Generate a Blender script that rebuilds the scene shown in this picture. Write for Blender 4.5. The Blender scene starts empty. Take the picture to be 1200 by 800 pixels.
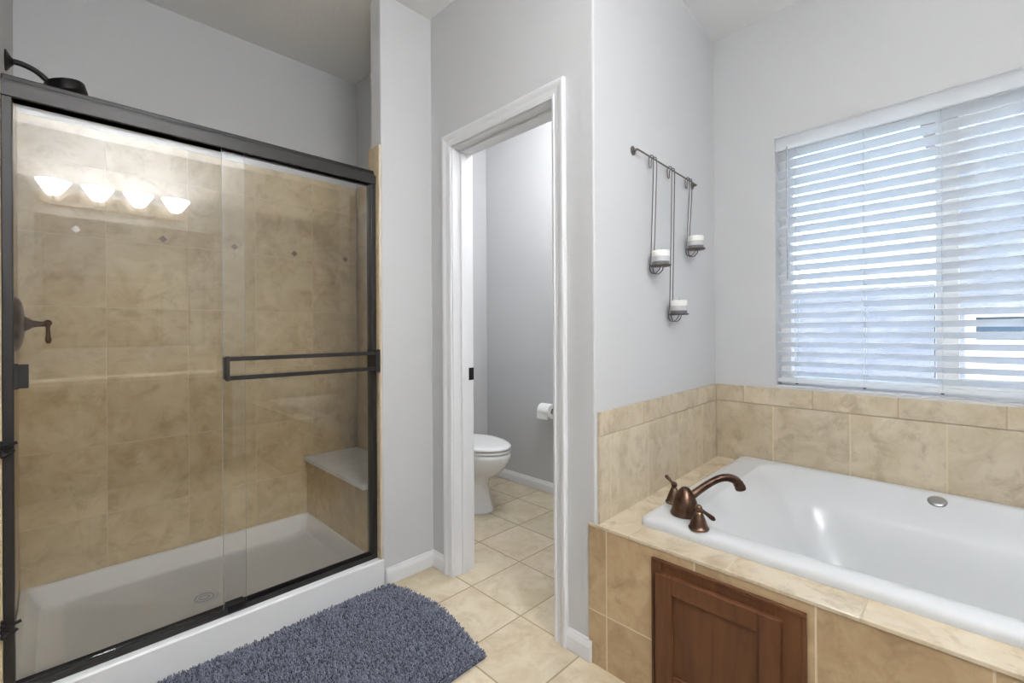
import bpy, bmesh, math, random
from mathutils import Vector, Matrix
random.seed(7)
S = bpy.context.scene
C = S.collection
PI = math.pi

# ------------------------------------------------------------------ camera
F = 537.0; CX = 600.0; HY = 388.5; CAMH = 1.16; ROLL = math.radians(0.3)
yaw = math.atan((1140 - 600) / F)
sy, cy = math.sin(yaw), math.cos(yaw)
fwd = Vector((cy, sy, 0)); r0 = Vector((sy, -cy, 0)); u0 = Vector((0, 0, 1))
Rv = r0 * math.cos(ROLL) - u0 * math.sin(ROLL)
Uv = r0 * math.sin(ROLL) + u0 * math.cos(ROLL)
cd = bpy.data.cameras.new('camera'); cam = bpy.data.objects.new('camera', cd); C.objects.link(cam)
cd.sensor_width = 36; cd.lens = 36 * F / 1200; cd.shift_y = -(400 - HY) / 1200.0
cd.clip_start = 0.02; cd.clip_end = 200
m = Matrix.Identity(4)
for i in range(3):
    m[i][0] = Rv[i]; m[i][1] = Uv[i]; m[i][2] = -fwd[i]
m[2][3] = CAMH
cam.matrix_world = m
S.camera = cam

# ------------------------------------------------------------------ exposure, world, lights
S.view_settings.view_transform = 'Standard'; S.view_settings.look = 'None'
S.view_settings.gamma = 1; S.view_settings.use_curve_mapping = False
S.view_settings.exposure = 0.0
W = bpy.data.worlds.new('world'); S.world = W; W.use_nodes = True
nt = W.node_tree; nt.nodes.clear()
sky = nt.nodes.new('ShaderNodeTexSky'); sky.sky_type = 'NISHITA'
sky.sun_disc = False; sky.sun_elevation = math.radians(48); sky.sun_rotation = math.radians(250)
bg = nt.nodes.new('ShaderNodeBackground'); bg.inputs['Strength'].default_value = 1.05
wo = nt.nodes.new('ShaderNodeOutputWorld')
nt.links.new(sky.outputs[0], bg.inputs[0]); nt.links.new(bg.outputs[0], wo.inputs[0])

def area_light(name, loc, rot, sx, sy_, power, col=(1, 1, 1), portal=False):
    l = bpy.data.lights.new(name, 'AREA'); l.shape = 'RECTANGLE'; l.size = sx; l.size_y = sy_
    l.energy = power; l.color = col
    if portal: l.cycles.is_portal = True
    o = bpy.data.objects.new(name, l); o.location = loc; o.rotation_euler = rot; C.objects.link(o); return o
def point_light(name, loc, power, rad=0.04, col=(1, 1, 1)):
    l = bpy.data.lights.new(name, 'POINT'); l.energy = power; l.shadow_soft_size = rad; l.color = col
    o = bpy.data.objects.new(name, l); o.location = loc; C.objects.link(o); return o
area_light('window_portal', (2.70, 0.07, 1.5), (0, math.radians(90), 0), 1.25, 1.25, 1, portal=True)
sl = bpy.data.lights.new('sun', 'SUN'); sl.energy = 14.0; sl.angle = math.radians(0.6); sl.color = (1, .95, .88)
so = bpy.data.objects.new('sun', sl); so.rotation_euler = (math.radians(-38), 0, math.radians(12)); C.objects.link(so)
LW = (0.955, 0.98, 1.0)
CEIL_P, TOILET_P, VAN_P, VAN_E = 11, 30.0, 27, 70

# ------------------------------------------------------------------ helpers
def new_obj(name, bm, mat, parent=None, smooth=False, bevel=0, bseg=2, kind=None, autos=None):
    me = bpy.data.meshes.new(name)
    bmesh.ops.recalc_face_normals(bm, faces=bm.faces[:]); bm.to_mesh(me); bm.free()
    o = bpy.data.objects.new(name, me); C.objects.link(o)
    if mat: me.materials.append(mat)
    if smooth:
        for p in me.polygons: p.use_smooth = True
    if autos:
        md = None
        for e in me.polygons: e.use_smooth = True
        try: me.set_sharp_from_angle(angle=math.radians(autos))
        except Exception: pass
    if bevel:
        md = o.modifiers.new('bevel', 'BEVEL'); md.width = bevel; md.segments = bseg
        md.limit_method = 'ANGLE'; md.angle_limit = math.radians(40); md.harden_normals = False
    if parent: o.parent = parent
    if kind: o['kind'] = kind
    return o
def thing(name, label, cat, loc=(0, 0, 0), rotz=0, group=None):
    o = bpy.data.objects.new(name, None); C.objects.link(o)
    o.location = loc; o.rotation_euler = (0, 0, rotz); o.empty_display_size = .05
    o['label'] = label; o['category'] = cat
    if group: o['group'] = group
    return o
def tag(o, label, cat, group=None):
    o['label'] = label; o['category'] = cat
    if group: o['group'] = group
    return o
def struct(o): o['kind'] = 'structure'; return o
def local(parent, pts):
    l = Vector(parent.location)
    return [Vector(p) - l for p in pts]
def box(bm, x0, x1, y0, y1, z0, z1):
    vs = [bm.verts.new((x, y, z)) for z in (z0, z1) for x, y in ((x0, y0), (x1, y0), (x1, y1), (x0, y1))]
    for f in ((0, 3, 2, 1), (4, 5, 6, 7), (0, 1, 5, 4), (1, 2, 6, 5), (2, 3, 7, 6), (3, 0, 4, 7)):
        bm.faces.new([vs[i] for i in f])
    return vs
def prism(bm, poly, fn, a, b):
    """poly: 2d outline; fn(p, t)->3d"""
    A = [bm.verts.new(fn(p, a)) for p in poly]; B = [bm.verts.new(fn(p, b)) for p in poly]
    n = len(poly)
    bm.faces.new(A); bm.faces.new(B[::-1])
    for i in range(n): bm.faces.new((A[i], B[i], B[(i + 1) % n], A[(i + 1) % n]))
def plan_prism(bm, poly, z0, z1): prism(bm, poly, lambda p, t: (p[0], p[1], t), z0, z1)
def lathe(bm, prof, c=(0, 0, 0), axis=(0, 0, 1), n=32, ex=1.0):
    """prof: (radius, height along axis)"""
    q = Vector((0, 0, 1)).rotation_difference(Vector(axis).normalized()); c = Vector(c)
    rings = []
    for r, h in prof:
        if r < 1e-6: rings.append([bm.verts.new(c + q @ Vector((0, 0, h)))])
        else: rings.append([bm.verts.new(c + q @ Vector((r * math.cos(2 * PI * i / n), ex * r * math.sin(2 * PI * i / n), h))) for i in range(n)])
    for a, b in zip(rings, rings[1:]):
        if len(a) == 1 and len(b) == 1: continue
        for i in range(n):
            j = (i + 1) % n
            if len(a) == 1: bm.faces.new((a[0], b[i], b[j]))
            elif len(b) == 1: bm.faces.new((a[i], a[j], b[0]))
            else: bm.faces.new((a[i], a[j], b[j], b[i]))
    for k, rg in ((0, rings[0]), (1, rings[-1])):
        if len(rg) > 2: bm.faces.new(rg if k else rg[::-1])
def tube(bm, pts, rad, n=10, closed=False):
    pts = [Vector(p) for p in pts]; N = len(pts)
    rads = rad if isinstance(rad, (list, tuple)) else [rad] * N
    rings = []; up = None
    for i, p in enumerate(pts):
        if closed: t = (pts[(i + 1) % N] - pts[i - 1])
        else: t = pts[min(i + 1, N - 1)] - pts[max(i - 1, 0)]
        t.normalize()
        if up is None: up = t.orthogonal().normalized()
        else: up = (up - t * up.dot(t)).normalized()
        s = t.cross(up)
        rings.append([bm.verts.new(p + (up * math.cos(2 * PI * k / n) + s * math.sin(2 * PI * k / n)) * rads[i]) for k in range(n)])
    for i in range(N if closed else N - 1):
        a, b = rings[i], rings[(i + 1) % N]
        for k in range(n):
            bm.faces.new((a[k], a[(k + 1) % n], b[(k + 1) % n], b[k]))
    if not closed:
        bm.faces.new(rings[0][::-1]); bm.faces.new(rings[-1])
def smooth_path(ctrl, seg=8):
    P = [Vector(c) for c in ctrl]; P = [P[0] * 2 - P[1]] + P + [P[-1] * 2 - P[-2]]; out = []
    for i in range(1, len(P) - 2):
        for k in range(seg):
            t = k / seg
            a, b, c_, d = P[i - 1], P[i], P[i + 1], P[i + 2]
            out.append(0.5 * ((2 * b) + (c_ - a) * t + (2 * a - 5 * b + 4 * c_ - d) * t * t + (3 * b - a - 3 * c_ + d) * t ** 3))
    out.append(P[-2]); return out
def sphere(bm, c, r, n=16, sz=1.0):
    prof = [(max(0, r * math.sin(PI * k / 8)) if 0 < k < 8 else 0, -r * sz * math.cos(PI * k / 8)) for k in range(9)]
    lathe(bm, prof, c, n=n)
def B(): return bmesh.new()

# ------------------------------------------------------------------ materials
def mat(name, col, rough=.5, metal=0, bump=None, coat=0, spec=.5, emis=None, estr=0, colvar=None):
    m = bpy.data.materials.new(name); m.use_nodes = True; t = m.node_tree; b = t.nodes['Principled BSDF']
    b.inputs['Base Color'].default_value = (*col, 1); b.inputs['Roughness'].default_value = rough
    b.inputs['Metallic'].default_value = metal; b.inputs['Coat Weight'].default_value = coat
    b.inputs['Specular IOR Level'].default_value = spec
    if emis: b.inputs['Emission Color'].default_value = (*emis, 1); b.inputs['Emission Strength'].default_value = estr
    tc = t.nodes.new('ShaderNodeNewGeometry')
    if bump:
        n = t.nodes.new('ShaderNodeTexNoise'); n.inputs['Scale'].default_value = bump[0]; n.inputs['Detail'].default_value = 3
        t.links.new(tc.outputs['Position'], n.inputs['Vector'])
        bp = t.nodes.new('ShaderNodeBump'); bp.inputs['Strength'].default_value = bump[1]; bp.inputs['Distance'].default_value = bump[2]
        t.links.new(n.outputs['Fac'], bp.inputs['Height']); t.links.new(bp.outputs[0], b.inputs['Normal'])
    if colvar:
        n = t.nodes.new('ShaderNodeTexNoise'); n.inputs['Scale'].default_value = colvar[0]; n.inputs['Detail'].default_value = 5
        t.links.new(tc.outputs['Position'], n.inputs['Vector'])
        r = t.nodes.new('ShaderNodeValToRGB'); r.color_ramp.elements[0].position = .35; r.color_ramp.elements[1].position = .65
        r.color_ramp.elements[0].color = (*col, 1); r.color_ramp.elements[1].color = (*colvar[1], 1)
        t.links.new(n.outputs['Fac'], r.inputs[0]); t.links.new(r.outputs[0], b.inputs['Base Color'])
    return m
def srgb(r, g, b):
    return tuple((c / 255 / 12.92) if c / 255 <= .04045 else ((c / 255 + .055) / 1.055) ** 2.4 for c in (r, g, b))

def tile_mat(name, ax_u, ax_v, su, sv, ou, ov, light, mid, dark, grout, gw=.0035, rough=.35, seed=0.0, stagger=0):
    m = bpy.data.materials.new(name); m.use_nodes = True; t = m.node_tree; L = t.links; b = t.nodes['Principled BSDF']
    def N(k, **kw):
        n = t.nodes.new(k)
        for a, v in kw.items(): setattr(n, a, v)
        return n
    def M(op, a, c=None, d=None):
        n = N('ShaderNodeMath', operation=op)
        for i, v in enumerate((a, c, d)):
            if v is None: continue
            if isinstance(v, (int, float)): n.inputs[i].default_value = v
            else: L.new(v, n.inputs[i])
        return n.outputs[0]
    g = N('ShaderNodeNewGeometry'); sx = N('ShaderNodeSeparateXYZ'); L.new(g.outputs['Position'], sx.inputs[0])
    U = M('DIVIDE', M('SUBTRACT', sx.outputs[ax_u], ou), su) if su else M('MULTIPLY', sx.outputs[ax_u], 0.0)
    V = M('DIVIDE', M('SUBTRACT', sx.outputs[ax_v], ov), sv) if sv else M('MULTIPLY', sx.outputs[ax_v], 0.0)
    fv = M('FLOOR', V)
    if stagger: U = M('ADD', U, M('MULTIPLY', M('MODULO', M('ABSOLUTE', fv), 2.0), .5))
    fu = M('FLOOR', U)
    def edge(c, f, s):
        fr = M('SUBTRACT', c, f)
        d = M('MINIMUM', fr, M('SUBTRACT', 1.0, fr))
        return M('MULTIPLY', d, s)
    du = edge(U, fu, su) if su else None
    dv = edge(V, fv, sv) if sv else None
    d = M('MINIMUM', du, dv) if (du is not None and dv is not None) else (du if du is not None else dv)
    mk = N('ShaderNodeMapRange'); mk.inputs['From Min'].default_value = gw * .45; mk.inputs['From Max'].default_value = gw * .75
    L.new(d, mk.inputs['Value'])   # 0 grout, 1 tile
    cm = N('ShaderNodeCombineXYZ'); L.new(fu, cm.inputs[0]); L.new(fv, cm.inputs[1]); cm.inputs[2].default_value = seed
    wn = N('ShaderNodeTexWhiteNoise', noise_dimensions='3D'); L.new(cm.outputs[0], wn.inputs['Vector'])
    # offset marbling per tile
    vm = N('ShaderNodeVectorMath', operation='SCALE'); L.new(wn.outputs['Color'], vm.inputs[0]); vm.inputs['Scale'].default_value = 9.0
    va = N('ShaderNodeVectorMath', operation='ADD'); L.new(g.outputs['Position'], va.inputs[0]); L.new(vm.outputs[0], va.inputs[1])
    n1 = N('ShaderNodeTexNoise'); n1.inputs['Scale'].default_value = 7; n1.inputs['Detail'].default_value = 9; n1.inputs['Roughness'].default_value = .62; n1.inputs['Distortion'].default_value = .9
    L.new(va.outputs[0], n1.inputs['Vector'])
    r1 = N('ShaderNodeValToRGB'); e = r1.color_ramp.elements
    e[0].position = .34; e[0].color = (*mid, 1); e[1].position = .62; e[1].color = (*light, 1)
    L.new(n1.outputs['Fac'], r1.inputs[0])
    n2 = N('ShaderNodeTexNoise'); n2.inputs['Scale'].default_value = 11; n2.inputs['Detail'].default_value = 8; n2.inputs['Roughness'].default_value = .72; n2.inputs['Distortion'].default_value = .5
    L.new(va.outputs[0], n2.inputs['Vector'])
    r2 = N('ShaderNodeValToRGB'); e = r2.color_ramp.elements
    e[0].position = .50; e[0].color = (0, 0, 0, 1); e[1].position = .74; e[1].color = (1, 1, 1, 1)
    L.new(n2.outputs['Fac'], r2.inputs[0])
    mx = N('ShaderNodeMix', data_type='RGBA'); L.new(M('MULTIPLY', r2.outputs[0], .75), mx.inputs['Factor'])
    L.new(r1.outputs[0], mx.inputs['A']); mx.inputs['B'].default_value = (*dark, 1)
    hv = N('ShaderNodeHueSaturation'); L.new(mx.outputs['Result'], hv.inputs['Color'])
    L.new(M('ADD', .94, M('MULTIPLY', wn.outputs['Value'], .12)), hv.inputs['Value'])
    gx = N('ShaderNodeMix', data_type='RGBA'); L.new(mk.outputs[0], gx.inputs['Factor'])
    gx.inputs['A'].default_value = (*grout, 1); L.new(hv.outputs[0], gx.inputs['B'])
    L.new(gx.outputs['Result'], b.inputs['Base Color'])
    ro = N('ShaderNodeMapRange'); L.new(mk.outputs[0], ro.inputs['Value']); ro.inputs['To Min'].default_value = .85; ro.inputs['To Max'].default_value = rough
    L.new(ro.outputs[0], b.inputs['Roughness'])
    h = M('ADD', M('MULTIPLY', mk.outputs[0], 1.0), M('MULTIPLY', n1.outputs['Fac'], .25))
    bp = N('ShaderNodeBump'); bp.inputs['Strength'].default_value = .35; bp.inputs['Distance'].default_value = .0015
    L.new(h, bp.inputs['Height']); L.new(bp.outputs[0], b.inputs['Normal'])
    return m

paint = mat('wall_paint', srgb(201, 201, 202), .85, bump=(150, .22, .004), spec=.3)
ceil_paint = mat('ceiling_paint', srgb(242, 242, 242), .9, bump=(110, .3, .004), spec=.2)
trim_paint = mat('trim_paint', srgb(226, 226, 228), .42)
white_acr = mat('white_acrylic', srgb(206, 207, 208), .32, coat=.15)
pan_white = mat('shower_pan_white', srgb(236, 236, 236), .35)
porcelain = mat('porcelain', srgb(238, 238, 238), .12, coat=.5)
seat_white = mat('seat_plastic', srgb(242, 242, 242), .25)
bronze = mat('oil_rubbed_bronze', srgb(118, 92, 76), .30, metal=.9, bump=(30, .1, .002), colvar=(18, srgb(62, 44, 36)))
dark_metal = mat('dark_bronze_frame', srgb(46, 44, 43), .42, metal=.4)
black_metal = mat('black_metal', srgb(34, 32, 32), .4, metal=.6)
iron = mat('grey_iron', srgb(96, 94, 92), .5, metal=.6)
rubber = mat('black_rubber', srgb(22, 22, 22), .6)
chrome = mat('brushed_nickel', srgb(168, 168, 168), .3, metal=.9)
stone_white = mat('white_stone', srgb(232, 234, 238), .3, colvar=(20, srgb(222, 226, 232)))
T_L, T_M, T_D = srgb(204, 186, 152), srgb(186, 164, 126), srgb(156, 132, 98)
G_W = srgb(210, 196, 168)
shower_back_m = tile_mat('shower_tile_back', 0, 2, .301, .3055, .159, .055, T_L, T_M, T_D, srgb(204, 188, 158), gw=.0026)
shower_side_m = tile_mat('shower_tile_side', 1, 2, .301, .3055, 2.72, .055, T_L, T_M, T_D, srgb(204, 188, 158), gw=.0026, seed=3)
T2L, T2M, T2D = srgb(202, 189, 167), srgb(182, 166, 140), srgb(142, 124, 101)
win_tile_m = tile_mat('splash_tile_window', 1, 2, .311, 0, .073, .3, T2L, T2M, T2D, G_W, gw=.005, seed=5)
win_band_m = tile_mat('splash_band_window', 1, 2, .307, 0, .22, .3, T2L, T2M, T2D, srgb(176, 158, 132), gw=.004, seed=6)
can_tile_m = tile_mat('splash_tile_side', 0, 2, .2975, 0, 1.712, .3, T2L, T2M, T2D, G_W, gw=.005, seed=7)
can_band_m = tile_mat('splash_band_side', 0, 2, .299, 0, 1.659, .3, T2L, T2M, T2D, G_W, gw=.005, seed=8)
front_tile_m = tile_mat('tub_front_tile', 1, 2, .304, .304, .884, .187, srgb(188, 164, 130), srgb(168, 142, 108), srgb(134, 108, 78), G_W, gw=.004, seed=9)
deck_tile_m = tile_mat('deck_tile', 0, 1, 0, .304, 0, .187, T2L, srgb(190, 172, 144), T2D, srgb(176, 164, 142), gw=.004, seed=10, rough=.12)
floor_m = tile_mat('floor_tile', 0, 1, .311, .3105, 1.34, 1.617, srgb(212, 199, 176), srgb(196, 179, 150), srgb(172, 152, 122), srgb(158, 140, 114), gw=.005, rough=.38, seed=12)

def wood_mat():
    m = bpy.data.materials.new('stained_wood'); m.use_nodes = True; t = m.node_tree; L = t.links; b = t.nodes['Principled BSDF']
    g = t.nodes.new('ShaderNodeNewGeometry'); mp = t.nodes.new('ShaderNodeMapping'); mp.inputs['Scale'].default_value = (14, 14, 1.6)
    L.new(g.outputs['Position'], mp.inputs['Vector'])
    n = t.nodes.new('ShaderNodeTexNoise'); n.inputs['Scale'].default_value = 2.2; n.inputs['Detail'].default_value = 8; n.inputs['Distortion'].default_value = 1.0
    L.new(mp.outputs[0], n.inputs['Vector'])
    r = t.nodes.new('ShaderNodeValToRGB'); e = r.color_ramp.elements
    e[0].position = .3; e[0].color = (*srgb(80, 46, 26), 1); e[1].position = .72; e[1].color = (*srgb(102, 64, 37), 1)
    L.new(n.outputs['Fac'], r.inputs[0]); L.new(r.outputs[0], b.inputs['Base Color'])
    b.inputs['Roughness'].default_value = .48; b.inputs['Coat Weight'].default_value = 0.0; b.inputs['Specular IOR Level'].default_value = .35
    return m
wood = wood_mat()

def glass_mat(name, tint, refl_mul=1.0):
    m = bpy.data.materials.new(name); m.use_nodes = True; t = m.node_tree; t.nodes.clear(); L = t.links
    o = t.nodes.new('ShaderNodeOutputMaterial'); mx = t.nodes.new('ShaderNodeMixShader')
    tr = t.nodes.new('ShaderNodeBsdfTransparent'); tr.inputs[0].default_value = (*tint, 1)
    gl = t.nodes.new('ShaderNodeBsdfGlossy'); gl.inputs['Roughness'].default_value = 0.0; gl.inputs['Color'].default_value = (1, 1, 1, 1)
    fr = t.nodes.new('ShaderNodeFresnel'); fr.inputs['IOR'].default_value = 1.5
    mu = t.nodes.new('ShaderNodeMath'); mu.operation = 'MULTIPLY'; mu.inputs[1].default_value = refl_mul; mu.use_clamp = True
    L.new(fr.outputs[0], mu.inputs[0]); L.new(mu.outputs[0], mx.inputs[0])
    L.new(tr.outputs[0], mx.inputs[1]); L.new(gl.outputs[0], mx.inputs[2]); L.new(mx.outputs[0], o.inputs[0])
    return m
glass = glass_mat('shower_glass', (.99, .992, .99), 1.0)
win_glass = glass_mat('window_glass', (.97, .985, 1.0), .9)

# ------------------------------------------------------------------ room shell
H = 2.72
XD = 1.332          # door wall face
YS = 1.905          # shower front wall face
XW = lambda y: 2.523 - .041 * (.98 - y)      # window wall face
YC = lambda x: .93 + .0445 * (x - XD)        # candle wall face

bm = B(); box(bm, -1.8, 2.8, -1.2, 3.0, -.15, 0); struct(new_obj('floor', bm, floor_m))
bm = B(); box(bm, -1.8, 2.8, -1.2, 3.0, H, H + .12); struct(new_obj('ceiling', bm, ceil_paint))
# back wall of shower
bm = B(); box(bm, -.25, XD + .02, 2.732, 2.85, 0, H); wsb = struct(new_obj('wall_shower_back', bm, paint))
bm = B(); box(bm, -.112, XD, 2.72, 2.732, .10, 2.06)
new_obj('tile_cladding', bm, shower_back_m, wsb, bevel=.003)
# left shower wall
bm = B(); box(bm, -.235, -.120, YS, 2.732, 0, H); wsl = struct(new_obj('wall_shower_left', bm, paint))
bm = B(); prism(bm, [(1.93, .10), (2.72, .10), (2.72, 2.06), (2.56, 2.06), (2.56, 1.90), (1.93, 1.90)], lambda p, t: (t, p[0], p[1]), -.120, -.110)
new_obj('tile_cladding', bm, shower_side_m, wsl, bevel=.002)
# right shower wall / toilet room divider
bm = B(); box(bm, 1.345, 1.452, 2.0, 2.85, 0, H); wsr = struct(new_obj('wall_shower_right', bm, paint))
bm = B(); box(bm, 1.333, 1.345, 2.0, 2.72, .10, 2.06); new_obj('tile_cladding', bm, shower_side_m, wsr, bevel=.003)
# wing wall in front of bench
bm = B(); box(bm, 1.055, 1.452, YS, 2.0, 0, H); ww = struct(new_obj('wall_shower_wing', bm, paint, bevel=.006, bseg=3))
bm = B(); box(bm, 1.043, 1.055, YS + .004, 2.0, .125, 2.015); new_obj('tile_cladding', bm, shower_side_m, ww)
bm = B(); box(bm, 1.043, 1.0545, YS - .005, YS + .0038, .125, 2.018)
new_obj('bullnose_edge', bm, mat('bullnose', srgb(214, 200, 180), .35, bump=(60, .1, .002), colvar=(14, srgb(200, 184, 160))), ww, bevel=.004, bseg=3)
# room left part front wall (outside the frame to the left)
bm = B(); box(bm, -1.8, -.235, YS, 2.02, 0, H); struct(new_obj('wall_front', bm, paint))
bm = B(); box(bm, -1.8, -1.68, -1.0, YS, 0, H); struct(new_obj('wall_left', bm, paint))
bm = B(); box(bm, -1.8, 2.8, -1.12, -1.0, 0, H); struct(new_obj('wall_back', bm, paint))
# door wall with opening
DY0, DY1, DZ = 1.117, 1.733, 2.03
bm = B(); za_ = DZ + .018
prism(bm, [(.99, 0), (DY0 - .018, 0), (DY0 - .018, za_), (DY1 + .018, za_), (DY1 + .018, 0), (YS + .02, 0), (YS + .02, H), (.99, H)], lambda p, t: (t, p[0], p[1]), XD, 1.452)
struct(new_obj('wall_door', bm, paint))
# candle wall (between tub and toilet room)
bm = B()
plan_prism(bm, [(XD, YC(XD)), (2.56, YC(2.56)), (2.56, 1.08), (1.45, 1.08), (1.45, .991), (XD, .991)], 0, H)
wts = struct(new_obj('wall_tub_side', bm, paint))
bw = wts.data.attributes.new('bevel_weight_edge', 'FLOAT', 'EDGE')
for i, e in enumerate(wts.data.edges):
    a, b = (wts.data.vertices[k].co for k in e.vertices)
    if abs(a.x - XD) < 1e-4 and abs(b.x - XD) < 1e-4 and a.y < .94 and b.y < .94: bw.data[i].value = 1
md = wts.modifiers.new('bevel', 'BEVEL'); md.limit_method = 'WEIGHT'; md.width = .008; md.segments = 4
# toilet room
bm = B(); box(bm, 1.452, 2.51, 2.815, 2.93, 0, H); struct(new_obj('wall_toilet_back', bm, paint))
bm = B(); box(bm, 2.512, 2.66, 1.08, 2.93, 0, H); struct(new_obj('wall_toilet_side', bm, paint))
# window wall with opening
WY0, WY1, WZ0, WZ1 = -.545, .684, .885, 2.105
def wall_piece(bm, ya, yb, z0, z1):
    plan_prism(bm, [(XW(ya), ya), (2.66, ya), (2.66, yb), (XW(yb), yb)], z0, z1)
bm = B()
wall_piece(bm, -1.0, WY0, 0, H); wall_piece(bm, WY1, 1.08, 0, H); wall_piece(bm, WY0, WY1, 0, WZ0); wall_piece(bm, WY0, WY1, WZ1, H)
struct(new_obj('wall_window', bm, paint))

# --- baseboards
def base_profile(): return [(0, 0), (.013, 0), (.014, .006), (.013, .05), (.009, .062), (.006, .068), (.005, .074), (0, .076)]
def baseboard(name, p0, p1, nrm):
    bm = B(); a = Vector((*p0, 0)); b = Vector((*p1, 0)); n = Vector((*nrm, 0))
    prism(bm, base_profile(), lambda p, t: (a + (b - a) * t) + n * (p[0] + .0005) + Vector((0, 0, p[1] + .0005)), 0, 1)
    return struct(new_obj(name, bm, trim_paint))
baseboard('baseboard_wing', (1.068, YS), (XD - .001, YS), (0, -1))
baseboard('baseboard_door_left', (XD, YS - .001), (XD, DY1 + .066), (-1, 0))
baseboard('baseboard_door_right', (XD, DY0 - .061), (XD, .945), (-1, 0))
baseboard('baseboard_toilet_side', (2.512, 2.80), (2.512, 1.1), (-1, 0))
baseboard('baseboard_toilet_back', (1.47, 2.815), (2.51, 2.815), (0, -1))

# --- door trim: casing + jamb + stop (door leaf stands open out of sight)
dr = bpy.data.objects.new('door_1', None); C.objects.link(dr); dr.location = (XD, (DY0 + DY1) / 2, 0); dr['kind'] = 'structure'
def L3(p, par=dr): return (p[0] - par.location[0], p[1] - par.location[1], p[2] - par.location[2])
cw = .060
casp = [(0, 0), (0, .010), (.010, .013), (.014, .010), (.030, .012), (.040, .016), (.048, .018), (.056, .018), (cw, .014), (cw, 0)]  # (outward from opening, thickness)
bm = B()
rev = .005
y0, y1, zt = DY0 - rev, DY1 + rev, DZ + rev
sec = []
for (o, th) in casp:
    sec.append([L3((XD - th - .0005, y1 + o, .001)), L3((XD - th - .0005, y1 + o, zt + o)), L3((XD - th - .0005, y0 - o, zt + o)), L3((XD - th - .0005, y0 - o, .001))])
rows = [[bm.verts.new(p) for p in s] for s in sec]
for i in range(len(rows)):
    a, b = rows[i], rows[(i + 1) % len(rows)]
    for k in range(3): bm.faces.new((a[k], a[k + 1], b[k + 1], b[k]))
bm.faces.new([r[0] for r in rows]); bm.faces.new([r[3] for r in rows][::-1])
new_obj('casing', bm, trim_paint, dr)
bm = B()
def bx_d(x0, x1, y0_, y1_, z0, z1):
    l = dr.location; box(bm, x0 - l[0], x1 - l[0], y0_ - l[1], y1_ - l[1], z0, z1)
bx_d(XD - .001, 1.455, DY1, DY1 + .017, .001, DZ + .017); bx_d(XD - .001, 1.455, DY0 - .017, DY0, .001, DZ + .017); bx_d(XD - .001, 1.455, DY0, DY1, DZ, DZ + .017)
new_obj('door_jamb', bm, trim_paint, dr, bevel=.0015)
bm = B()
bx_d(1.376, 1.410, DY1 - .011, DY1, .001, DZ); bx_d(1.376, 1.410, DY0, DY0 + .011, .001, DZ); bx_d(1.376, 1.410, DY0 + .011, DY1 - .011, DZ - .011, DZ)
new_obj('door_stop', bm, trim_paint, dr, bevel=.002)
bm = B(); bx_d(1.425, 1.4555, DY1 - .002, DY1, .925, .985); o = new_obj('strike_plate', bm, black_metal, dr, bevel=.0008)

# ------------------------------------------------------------------ tub splash tiles (children of their walls)
DK = .49
wwin = bpy.data.objects['wall_window']; wcan = bpy.data.objects['wall_tub_side']
def band_w(name, ya, yb, z0, z1, th, m, par):
    bm = B(); plan_prism(bm, [(XW(ya) - th, ya), (XW(ya) - .0003, ya), (XW(yb) - .0003, yb), (XW(yb) - th, yb)], z0, z1)
    return new_obj(name, bm, m, par, bevel=.003, bseg=3)
yy = .98 - .008
band_w('splash_tile', -.99, yy, DK - .05, .789, .012, win_tile_m, wwin)
band_w('splash_band', -.99, yy, .7905, .876, .012, win_band_m, wwin)
def band_c(name, xa, xb, z0, z1, th, m, par):
    bm = B(); plan_prism(bm, [(xa, YC(xa) - .0003), (xb, YC(xb) - .0003), (xb, YC(xb) - th), (xa, YC(xa) - th)], z0, z1)
    return new_obj(name, bm, m, par, bevel=.003, bseg=3)
band_c('splash_tile', XD + .012, 2.508, DK - .05, .789, .012, can_tile_m, wcan)
band_c('splash_band', XD + .012, 2.508, .7905, .876, .012, can_band_m, wcan)

# ------------------------------------------------------------------ tub deck
TX = 1.327
deck = thing('tub_deck', 'beige travertine-tiled bathtub platform under the window', 'tub surround', (1.9, 0, 0))
def ld(x, y, z): return (x - 1.9, y, z)
CY0, CY1, CZ0, CZ1 = .300, .708, .045, .450     # access panel opening
bm = B()
def fbox(x0, x1, y0_, y1_, z0, z1): box(bm, x0 - 1.9, x1 - 1.9, y0_, y1_, z0, z1)
fbox(TX, XD - .0005, CY1 - .01, .958, 0.001, DK - .012)
fbox(TX, XD - .0005, -.99, CY0 + .01, 0.001, DK - .012)
fbox(TX, XD - .0005, CY0 + .01, CY1 - .01, CZ1 - .01, DK - .012)
fbox(TX, XD - .0005, CY0 + .01, CY1 - .01, 0.001, CZ0 + .01)
new_obj('front_panel', bm, front_tile_m, deck)
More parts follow.
